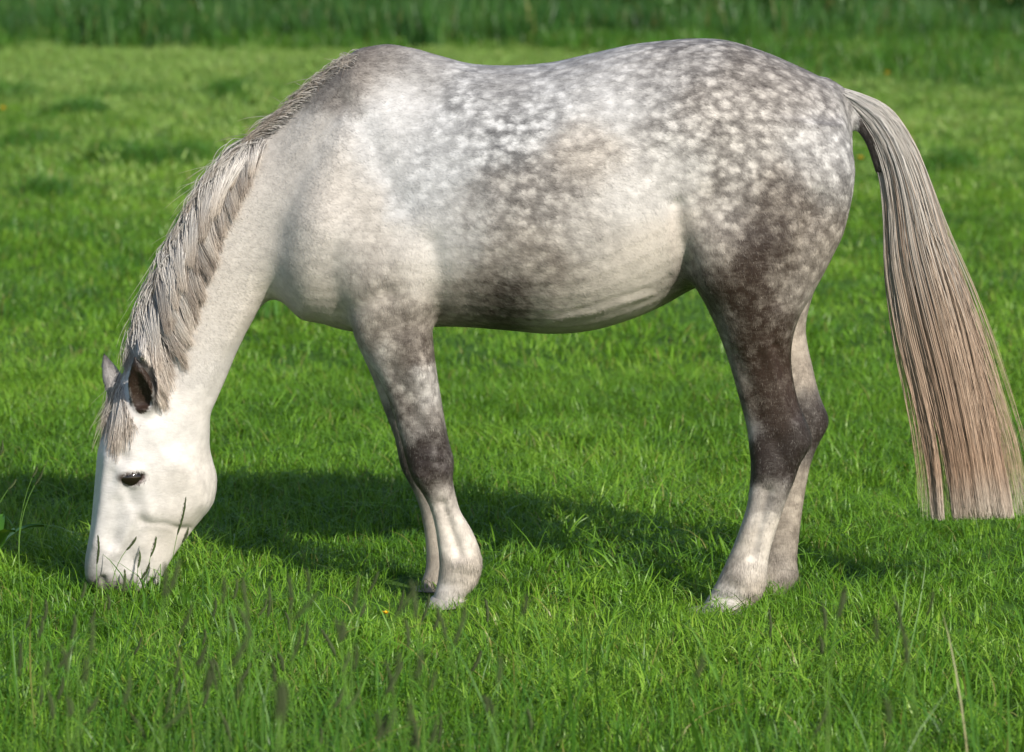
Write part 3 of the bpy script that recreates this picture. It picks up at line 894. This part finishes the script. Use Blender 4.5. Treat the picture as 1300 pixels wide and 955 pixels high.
horse = obj('horse', None)
horse.location = (0, 0, 0)
tag(horse, 'dapple grey horse grazing with its head down in the meadow', 'horse')
bme = mesh('body', V, Q, True)
vattr(bme, 'dark', fd[:, 0]); vattr(bme, 'dapple', fd[:, 1]); vattr(bme, 'warm', fd[:, 2]); vattr(bme, 'skin', skin)
body = obj('body', bme, M_COAT, horse)
bvh = BVHTree.FromPolygons([tuple(v) for v in V], [tuple(f) for f in Q])
for i, cpt in enumerate(EYES):
    sgn = (-1, 1)[i]
    v_, q_, t_ = ellipsoid(cpt + lat_h * sgn * 0.0045, (.036, .0225, .027), headrot, 32)
    bm = bmesh.new()
    vv = [bm.verts.new(x) for x in v_]
    for f in list(q_) + list(t_): bm.faces.new([vv[k] for k in f])
    bmesh.ops.recalc_face_normals(bm, faces=bm.faces)
    for f in bm.faces: f.smooth = True
    m_ = bpy.data.meshes.new('eye'); bm.to_mesh(m_); bm.free()
    obj('eye', m_, M_EYE, horse)


# ---- hooves
def hoof(toe, heel, ftop, btop, Y, w):
    """pixels of coronet front and back; the sole stands on the ground"""
    a, b_ = P(*ftop, Y), P(*btop, Y)
    t0, h0 = P(toe, 760, Y).x, P(heel, 760, Y).x
    bm = bmesh.new(); M = 32; rings = []
    for u, gr in ((0, .96), (.04, 1.04), (.12, 1.03), (.5, 1.0), (.93, 1.0), (1, .96)):
        fx = a.x + (t0 - a.x) * u; fz = a.z + (0.004 - a.z) * u
        bx = b_.x + (h0 - b_.x) * u; bz = b_.z + (0.004 - b_.z) * u
        ring = []
        for k in range(M):
            th = 2 * math.pi * k / M
            c_ = math.cos(th); s_ = math.sin(th)
            mx, mz_ = (fx + bx) / 2, (fz + bz) / 2
            ww = w * (1 + .18 * u) * (1 - .12 * (c_ < 0) * c_ * c_)
            ring.append(bm.verts.new((mx + (fx - bx) / 2 * c_ * gr, Y + ww * s_ * gr, mz_ + (fz - bz) / 2 * c_)))
        rings.append(ring)
    for r0, r1 in zip(rings[:-1], rings[1:]):
        for k in range(M): bm.faces.new((r0[k], r0[(k + 1) % M], r1[(k + 1) % M], r1[k]))
    bm.faces.new(rings[0]); bm.faces.new(rings[-1])
    bmesh.ops.recalc_face_normals(bm, faces=bm.faces)
    for f in bm.faces: f.smooth = len(f.verts) == 4
    m_ = bpy.data.meshes.new('hoof'); bm.to_mesh(m_); bm.free()
    return obj('hoof', m_, M_HOOF, horse)


hoof(868, 935, (889, 770), (941, 777), YH - .147, .056)
hoof(918, 980, (938, 755), (984, 760), YH + .155, .054)
hoof(535, 588, (550, 757), (593, 761), YF - .14, .052)
hoof(520, 570, (532, 747), (571, 750), YF + .14, .050)


# ================================================================== hair
def strand_mesh(name, paths, rad, tone):
    """paths (n, k, 3): three-sided tapering strands"""
    n, k, _ = paths.shape
    tan = np.gradient(paths, axis=1)
    tan /= np.linalg.norm(tan, axis=2, keepdims=True) + 1e-9
    ref = np.array([0.0, 1.0, 0.15])
    s1 = np.cross(tan, ref); s1 /= np.linalg.norm(s1, axis=2, keepdims=True) + 1e-9
    s2 = np.cross(tan, s1)
    tt = np.linspace(0, 1, k)
    rr = rad[:, None] * (1 - 0.75 * tt[None, :] ** 3)
    V = np.empty((n, k, 3, 3))
    for j in range(3):
        a = 2 * math.pi * j / 3
        V[:, :, j] = paths + rr[..., None] * (s1 * math.cos(a) + s2 * math.sin(a))
    V = V.reshape(-1, 3)
    base = (np.arange(n) * k * 3)[:, None, None] + (np.arange(k - 1) * 3)[None, :, None]
    j = np.arange(3)[None, None, :]
    j2 = (np.arange(3)[None, None, :] + 1) % 3
    F = np.stack([base + j, base + j2, base + 3 + j2, base + 3 + j], -1).reshape(-1, 4)
    me = mesh(name, V, F, True)
    vattr(me, 'along', np.repeat(np.tile(tt, n), 3))
    vattr(me, 'strand', np.repeat(tone, k * 3))
    return me


def polyl(pts, u):
    """catmull point along a polyline, u in 0..1 by length"""
    A_ = catmull(pts, 12)
    d = np.concatenate([[0], np.cumsum(np.linalg.norm(np.diff(A_[:, :2], axis=0), axis=1))])
    return np.stack([np.interp(np.asarray(u) * d[-1], d, A_[:, i]) for i in range(A_.shape[1])], -1)


# ---- tail
K = 20
tl = [(1064, 128), (1082, 152), (1100, 185), (1116, 225), (1123, 275), (1126, 340), (1140, 420), (1163, 510), (1180, 590), (1187, 662)]
tr = [(1056, 104), (1098, 114), (1132, 134), (1158, 178), (1180, 235), (1200, 300), (1223, 370), (1244, 450), (1266, 560), (1284, 660)]
NL = 420
lock_u = rng.uniform(-0.02, 1.02, NL); lock_y = rng.normal(0, 1, NL)
lock_tone = np.clip(0.5 + 0.16 * np.sin(lock_u * 9 + 1) + rng.normal(0, 0.09, NL), 0, 1)
n = 19000
lk = rng.integers(0, NL, n)
u = lock_u[lk] + rng.normal(0, 0.03, n)
yy = lock_y[lk] * 0.6 + rng.normal(0, 0.35, n)
tone = np.clip(lock_tone[lk] + rng.normal(0, 0.16, n), 0, 1)
u0 = rng.uniform(0, 0.28, n)                                # hairs leave the dock all along it
u0[rng.uniform(size=n) < 0.4] *= 0.2
tp = np.linspace(0, 1, K)
uend = 1.0 - np.abs(rng.normal(0, 0.016, n)) - np.abs(rng.normal(0, 0.010, NL))[lk]
shortm = rng.uniform(size=n) < 0.30
uend[shortm] = rng.uniform(0.30, 0.98, shortm.sum())
stray = rng.uniform(size=n) < 0.03
wig = rng.uniform(0, 6.28, n)[:, None]; wf = rng.uniform(3, 7, n)[:, None]
s_ = u0[:, None] + (uend - u0)[:, None] * tp[None, :]
Lp, Rp = polyl(tl, s_.ravel()).reshape(n, K, 2), polyl(tr, s_.ravel()).reshape(n, K, 2)
spread = np.clip((s_ - u0[:, None]) / 0.25, 0, 1); spread = spread * spread * (3 - 2 * spread)
cu = 0.5 + (np.clip(u, -0.03, 1.03) - 0.5)[:, None] * (0.62 + 0.38 * spread)
cu = cu + stray[:, None] * (np.sign(u - 0.40)[:, None] * (0.03 + 0.22 * np.abs(np.sin(wig)) * np.where(u > .4, 1.6, .7)[:, None]) * np.clip((s_ - 0.25) / 0.6, 0, 1) ** 1.4)
pxs = Lp + (Rp - Lp) * cu[..., None]
gap = np.clip((s_ - 0.72) / 0.28, 0, 1)
du = (u - 0.18)[:, None]
pxs[..., 0] += np.where(np.abs(du) < 0.06, np.sign(du) * 7 * gap, 0)
pxs[..., 0] += 1.6 * np.sin(s_ * wf * 2 + wig) * s_
round_ = np.sqrt(np.maximum(0.06, 1 - (2 * np.clip(u, 0, 1) - 1) ** 2))[:, None]
paths = Pn(pxs, yc(1085) + yy[:, None] * (0.020 + 0.020 * s_) * round_)
tail = strand_mesh('tail', paths, np.where(stray, 0.0007, rng.uniform(0.0006, 0.0011, n)), tone)
obj('tail', tail, M_TAIL, horse)


# ---- mane: hair leaves the crest, falls over the near side of the neck
def surf_y(x, z, default):
    h = bvh.ray_cast(Vector((x, -1.5, z)), Vector((0, 1, 0)))
    return h[0].y if h[0] is not None else default


def hair_locks(name, roots, ends, n_lock, per, bulge, K=14, rad=(0.0009, 0.0017), lift=(0.006, 0.022), spread_px=5, clump=0.6, yroot=0.0, parent=horse, mat=M_MANE, stray_p=0.05, len_var=0.2, tone0=0.5):
    out = []; rd = []; tn = []
    for l in range(n_lock):
        ul = rng.uniform()
        r0 = polyl(roots, [ul])[0]; e0 = polyl(ends, [np.clip(ul + rng.normal(0, 0.035), 0, 1)])[0]
        ln = 1 - abs(rng.normal(0, len_var))
        e0 = r0 + (e0 - r0) * max(ln, .35)
        lf = rng.uniform(*lift); tl_ = np.clip(rng.normal(tone0, 0.28), 0, 1)
        curl = rng.normal(0, 5)
        for _ in range(per):
            r1 = r0 + rng.normal(0, 5.5, 2); e1 = e0 + rng.normal(0, spread_px, 2) * (1 - clump * .6) + (r1 - r0) * .2
            bg = bulge(ul) * rng.uniform(0.7, 1.2)
            st = rng.uniform() < stray_p
            if st: e1 = e1 + np.array((-abs(rng.normal(0, 12)), rng.normal(0, 10)))
            m1 = r1 + bg
            t_ = np.linspace(0, 1, K)[:, None]
            c2 = m1 * .42 + e1 * .58 + np.array((curl * .6, -4))
            q_ = r1 * (1 - t_) ** 3 + 3 * m1 * t_ * (1 - t_) ** 2 + 3 * c2 * t_ * t_ * (1 - t_) + e1 * t_ ** 3
            yb = yc(r1[0]) + rng.normal(0, .014)
            inear = ((q_[:, 0] - 179) / 21) ** 2 + ((q_[:, 1] - 494) / 40) ** 2 < 1
            W_ = Pn(q_, np.full(K, yb))
            yv = np.empty(K); last = yb
            for k in range(K):
                tk = t_[k, 0]
                sy_ = surf_y(W_[k, 0], W_[k, 2], None)
                if sy_ is None: sy_ = last
                elif inear[k]: sy_ = last
                else: last = sy_
                tgt = min(sy_ - lf * (0.4 + .6 * min(1, tk * 3)), yb)
                yv[k] = yb + (tgt - yb) * min(1, tk * 3.5)
            for _s in range(3): yv[1:-1] = (yv[:-2] + 2 * yv[1:-1] + yv[2:]) / 4
            if inear.any(): yv = np.where(inear, np.maximum(yv, -.040 - .062 * np.clip((526 - q_[:, 1]) / 66, 0, 1)), yv)
            out.append(Pn(q_, yv)); rd.append(rng.uniform(*rad) * (.7 if st else 1)); tn.append(np.clip(tl_ + rng.normal(0, .16), 0, 1))
    return out, rd, tn


parts = []
# long mane: an under layer, a top layer and the hair that stands off the crest
parts.append(hair_locks('m', [(330, 180), (300, 200), (264, 246), (228, 306), (198, 372), (178, 428)],
                        [(318, 232), (286, 302), (260, 386), (241, 458), (216, 514), (206, 526)], 70, 48,
                        lambda q: np.array((-8, 6 + 8 * q)), tone0=.40, K=12, spread_px=4.5, len_var=.16, rad=(0.0007, 0.0013)))
parts.append(hair_locks('m', [(324, 182), (294, 204), (260, 250), (224, 310), (195, 376), (176, 432)],
                        [(288, 244), (252, 316), (226, 402), (206, 466), (190, 516), (184, 530)], 58, 46,
                        lambda q: np.array((-11, 8 + 8 * q)), tone0=.62, K=12, lift=(0.010, 0.034), spread_px=4, len_var=.2, rad=(0.0007, 0.0013)))
parts.append(hair_locks('m', [(316, 184), (288, 206), (256, 252), (220, 314), (190, 380), (174, 434)],
                        [(268, 222), (226, 288), (192, 372), (170, 442), (158, 490), (156, 506)], 48, 26,
                        lambda q: np.array((-15, 6 + 10 * q)), tone0=.66, K=12, rad=(0.0007, 0.0012), spread_px=4, lift=(-0.01, 0.02), stray_p=.12, len_var=.25))
# short mane near the withers, lying over
parts.append(hair_locks('m', [(456, 76), (440, 86), (414, 108), (378, 144), (346, 174), (326, 190)],
                        [(440, 76), (416, 90), (382, 116), (340, 154), (302, 186), (286, 208)], 110, 14,
                        lambda q: np.array((-8 - 8 * q, -4 - 4 * q)), rad=(0.0006, 0.0012), spread_px=4, tone0=0.35, lift=(0.002, 0.01), K=9))
al = [np.concatenate([np.array(q_[i]) if i or q_[0][0].shape[0] == 12 else np.stack([np.stack([np.interp(np.linspace(0, 1, 12), np.linspace(0, 1, len(w)), w[:, c]) for c in range(3)], -1) for w in q_[0]]) for q_ in parts]) for i in range(3)]
obj('mane', strand_mesh('mane', al[0], al[1], al[2]), M_MANE, horse)
# forelock
fl = hair_locks('f', [(152, 492), (160, 484), (168, 490), (172, 500)], [(124, 558), (132, 576), (150, 580), (168, 560)], 70, 14,
                lambda q: np.array((-9, 10)), rad=(0.0007, 0.0013), tone0=0.52, lift=(0.005, 0.016), K=10, len_var=.38, spread_px=9)
obj('forelock', strand_mesh('forelock', np.array(fl[0]), np.array(fl[1]), np.array(fl[2])), M_MANE, horse)

# ---- the short coat: hundreds of thousands of hairs lying along the skin
NH = 420000
fn = np.cross(V[Q[:, 2]] - V[Q[:, 0]], V[Q[:, 3]] - V[Q[:, 1]])
ar = np.linalg.norm(fn, axis=1); fn /= ar[:, None] + 1e-12
wgt = ar * np.where(fn[:, 1] < 0.25, 1.0, 0.3)
fi = rng.choice(len(Q), NH, p=wgt / wgt.sum())
a_, b2 = rng.uniform(size=(NH, 1)), rng.uniform(size=(NH, 1))
rt = (V[Q[fi, 0]] * (1 - a_) + V[Q[fi, 1]] * a_) * (1 - b2) + (V[Q[fi, 3]] * (1 - a_) + V[Q[fi, 2]] * a_) * b2
hn = nrm[Q[fi, 0]]
FLOW = np.array([(150, 650, -.2, 0, -1), (200, 560, 0, 0, -1), (230, 620, .2, 0, -1), (260, 450, .5, 0, -.5), (320, 300, .8, 0, -.3), (420, 250, .8, 0, -.6), (480, 400, .2, 0, -1), (540, 500, 0, 0, -1), (560, 700, 0, 0, -1),
                 (620, 150, 1, 0, -.25), (640, 300, .8, 0, -.6), (760, 350, .8, 0, -.5), (800, 150, 1, 0, -.3), (880, 300, .3, 0, -.9), (950, 120, 1, 0, -.5), (1000, 220, .7, 0, -.8), (1060, 250, .2, 0, -1), (950, 400, .1, 0, -1), (980, 550, 0, 0, -1), (950, 700, 0, 0, -1)])
hp = proj(rt)
fl_ = field(FLOW, hp, 60.0)
fl_ += rng.normal(0, .16, fl_.shape)
fl_ -= hn * np.einsum('ij,ij->i', fl_, hn)[:, None]
fl_ /= np.linalg.norm(fl_, axis=1, keepdims=True) + 1e-9
lift_ = rng.uniform(.06, .18, (NH, 1))
hd = fl_ + hn * lift_
face = ((hp[:, 0] < 285) & (hp[:, 1] > 490))[:, None]
lowleg = ((hp[:, 1] > 700) & (hp[:, 0] > 400))[:, None]
hl = rng.uniform(.008, .015, (NH, 1)) * np.where(face, .55, 1) * np.where(lowleg, 1.5, 1)
sd_ = np.cross(hn, fl_) + hn * rng.normal(0, .15, (NH, 1))
hw_ = rng.uniform(.0005, .0010, (NH, 1))
base_ = rt - hn * .0006
HV = np.stack([base_ - sd_ * hw_, base_ + sd_ * hw_, base_ + hd * hl], 1).reshape(-1, 3)
nf = np.repeat(np.arange(NH), 3)
hme = mesh('coat_hair', HV, np.arange(NH * 3).reshape(-1, 3), False)
vattr(hme, 'root', rt[nf], 'FLOAT_VECTOR')
for k_, nm in enumerate(('dark', 'dapple', 'warm')): vattr(hme, nm, fd[Q[fi, 0], k_][nf])
vattr(hme, 'skin', skin[Q[fi, 0]][nf]); vattr(hme, 'jit', rng.normal(0, 1, NH)[nf])
tag(obj('coat_hair', hme, M_FUR, horse), kind='stuff')


# ================================================================== meadow foxtail stalks, buttercups, dock leaves
def tube(path, rad, sides=5):
    path = np.asarray(path, float); k = len(path); V_ = []; F_ = []
    tan_ = np.gradient(path, axis=0); tan_ /= np.linalg.norm(tan_, axis=1, keepdims=True) + 1e-9
    x_ = np.cross(tan_, (0.3, 1, 0.1)); x_ /= np.linalg.norm(x_, axis=1, keepdims=True) + 1e-9
    y_ = np.cross(tan_, x_)
    for i in range(k):
        for j_ in range(sides):
            a = 2 * math.pi * j_ / sides
            V_.append(path[i] + rad[i] * (x_[i] * math.cos(a) + y_[i] * math.sin(a)))
    for i in range(k - 1):
        for j_ in range(sides):
            F_.append((i * sides + j_, i * sides + (j_ + 1) % sides, (i + 1) * sides + (j_ + 1) % sides, (i + 1) * sides + j_))
    return V_, F_


def foxtail(top, foot, Y, label, group=None, rad=0.0038, bend=0.0, stem_px=None):
    """seed head between two pixels at depth Y, its stem down to the ground"""
    a, b_ = np.array(P(*foot, Y)), np.array(P(*top, Y))
    ax = b_ - a; ln = np.linalg.norm(ax)
    gx = a[0] - ax[0] * (0.6 if stem_px is None else 0) + rng.normal(0, .02)
    if stem_px is not None: gx = P(stem_px, 800, Y).x
    base = np.array((gx, Y + rng.normal(0, .015), 0.0))
    root = obj('foxtail_stalk', None)
    root.location = tuple(base)
    tag(root, label, 'grass stalk', group)
    t_ = np.linspace(0, 1, 9)[:, None]
    c_ = a - ax / max(ln, 1e-6) * max(a[2] * .45, .01)
    st = base * (1 - t_) ** 2 + 2 * c_ * t_ * (1 - t_) + a * t_ ** 2
    st[:, 0] += bend * np.sin(t_[:, 0] * math.pi)
    v_, f_ = tube(st - base, np.linspace(.0014, .0009, 9))
    obj('stem', mesh('stem', v_, f_), M_STEM, root)
    t_ = np.linspace(0, 1, 15)
    hp_ = a[None] + ax[None] * t_[:, None]
    hp_[:, 0] += .004 * np.sin(t_ * 3)
    pr = np.interp(t_, [0, .06, .3, .7, .93, 1], [.25, .8, 1, .9, .5, .05]) * rad
    v_, f_ = tube(hp_ - base, pr, 9)
    v_ = np.array(v_); v_ += rng.normal(0, rad * .16, v_.shape)
    # bristles
    V2, F2 = list(v_), [tuple(q) for q in f_]
    hm = mesh('seed_head', V2, F2)
    bv, bf = [], []
    for _ in range(70):
        k = rng.uniform(.03, .97); an = rng.uniform(0, 6.283)
        c0 = a + ax * k - base; o_ = np.array((math.cos(an), math.sin(an), 0)); o_ -= ax * o_.dot(ax) / ln ** 2
        r_ = np.interp(k, t_, pr)
        tip = c0 + o_ * (r_ * 1.7) + ax / ln * .006
        s_v = np.cross(o_, ax / ln) * .0006
        q0 = c0 + o_ * r_ * .6
        i0 = len(bv); bv += [q0 - s_v, q0 + s_v, tip]; bf.append((i0, i0 + 1, i0 + 2))
    sh = obj('seed_head', hm, M_SEED, root)
    obj('bristles', mesh('bristles', bv, bf, False), M_SEED, sh)
    return root


NEAR_STALKS = [
    ((236, 631), (225, 679), -.32, 'tallest foxtail stalk rising in front of the horse cheek', 212),
    ((239, 670), (231, 689), -.25, 'short dark foxtail head at the horse jaw, beside the tallest stalk', 236),
    ((173, 682), (160, 699), -.30, 'foxtail stalk with tilted head crossing the middle of the muzzle', 140),
    ((198, 681), (191, 707), -.28, 'upright dark foxtail head in front of the horse mouth', 186),
    ((177, 699), (175, 721), -.34, 'small greenish foxtail head low on the horse muzzle', 174),
    ((190, 714), (179, 736), -.40, 'leaning foxtail head just above the horse lower lip', 168),
    ((124, 679), (123, 716), -.30, 'thin pale foxtail stalk in front of the horse nostril side', 126),
    ((158, 723), (156, 752), -.45, 'pale low foxtail head under the horse muzzle', 154),
    ((47, 592), (41, 606), -.10, 'left foxtail head of the pair beside the horse face', 30),
    ((54, 598), (44, 616), -.12, 'right foxtail head of the pair beside the horse face', 34),
    ((20, 609), (10, 622), -.15, 'foxtail head leaning at the left edge of the meadow', 4),
    ((3, 560), (0, 578), -.20, 'highest foxtail head at the left edge of the meadow', -8)]
for tp2, ft2, Y_, lab_, sp_ in NEAR_STALKS:
    foxtail(tp2, ft2, Y_, lab_, rad=.0032, stem_px=sp_)
BLUR = 'out of focus foxtail stalk with dark seed head in the foreground grass'
for i in range(150):
    Y_ = -1.0 - 4.1 * rng.uniform() ** .8
    x_ = rng.choice([rng.uniform(-20, 620), rng.uniform(60, 560), rng.uniform(500, 1290)], p=[.45, .38, .17])
    lo_ = 752 if x_ < 480 else 775
    y_ = lo_ + (955 - lo_) * rng.uniform() ** 1.15
    zt = P(x_, y_, Y_).z
    if zt < .12 or zt > .75: continue
    len_ = rng.uniform(.035, .075) * F_PX / (Y_ + CAM_D); an = rng.normal(.10, .26)
    foxtail((x_ + len_ * math.sin(an), y_ - len_ * math.cos(an)), (x_, y_), Y_, BLUR, 'out of focus foxtail stalks in the foreground', rad=rng.uniform(.0028, .0045))


def buttercup(px, py, hgt, size, label, tint=M_PETAL):
    g_ = ground(px, py + 0); g_ = ground(px, py + hgt * F_PX / (g_.y + CAM_D))
    root = obj('buttercup', None); root.location = g_
    tag(root, label, 'flower', 'buttercups in the meadow')
    v_, f_ = tube([(0, 0, 0), (.004, 0, hgt * .5), (0, 0, hgt)], [.001] * 3)
    obj('stem', mesh('stem', v_, f_), M_STEM, root)
    pv = [(-.35, 0, 0), (-.45, .6, .12), (0, 1.0, .35), (.45, .6, .12), (.35, 0, 0)]
    pm = mesh('petal', [(x * size, y * size, z * size) for x, y, z in pv], [(0, 1, 2, 3, 4)], False)
    for k in range(5):
        o = obj('petal', pm, tint, root); o.location = (0, 0, hgt); o.rotation_euler = (.35, 0, k * 1.2566)


buttercup(490, 780, .10, .011, 'yellow buttercup in the grass before the near front hoof')
buttercup(370, 762, .10, .007, 'tiny yellow buttercup between the muzzle and the front hooves')
buttercup(1092, 203, .14, .035, 'yellow buttercup seen between the rump and the tail')
buttercup(1126, 95, .16, .05, 'orange yellow buttercup in the far meadow above the tail')
buttercup(4, 140, .16, .045, 'yellow buttercup at the left edge of the far meadow')
root = obj('dock_plant', None); root.location = ground(-14, 726)
tag(root, 'broad dark green dock leaves at the left edge before the shadow', 'plant')
for k, (an, ln_, wd_, up_) in enumerate([(.1, .17, .035, .9), (1.4, .15, .03, 1.1), (2.7, .14, .03, 1.3), (4.2, .13, .03, .9), (5.4, .16, .033, 1.0)]):
    V_ = []; F_ = []
    for i in range(7):
        t1 = i / 6; w1 = wd_ * math.sin(math.pi * min(1, .12 + t1 * .88)) ** .8; z1 = ln_ * up_ * math.sin(t1 * 1.7) * .9; r1 = ln_ * (t1 * .5 + .5 * t1 * t1)
        for s1_, dz in ((-1, .008), (0, 0), (1, .008)):
            V_.append((r1, s1_ * w1, z1 + dz))
    for i in range(6):
        for c_ in range(2): F_.append((i * 3 + c_, i * 3 + c_ + 1, i * 3 + c_ + 4, i * 3 + c_ + 3))
    lm = mesh('leaf', V_, F_); vattr(lm, 'hue', [.4] * len(V_))
    o = obj('leaf', lm, M_TUFT, root); o.rotation_euler = (0, 0, an)
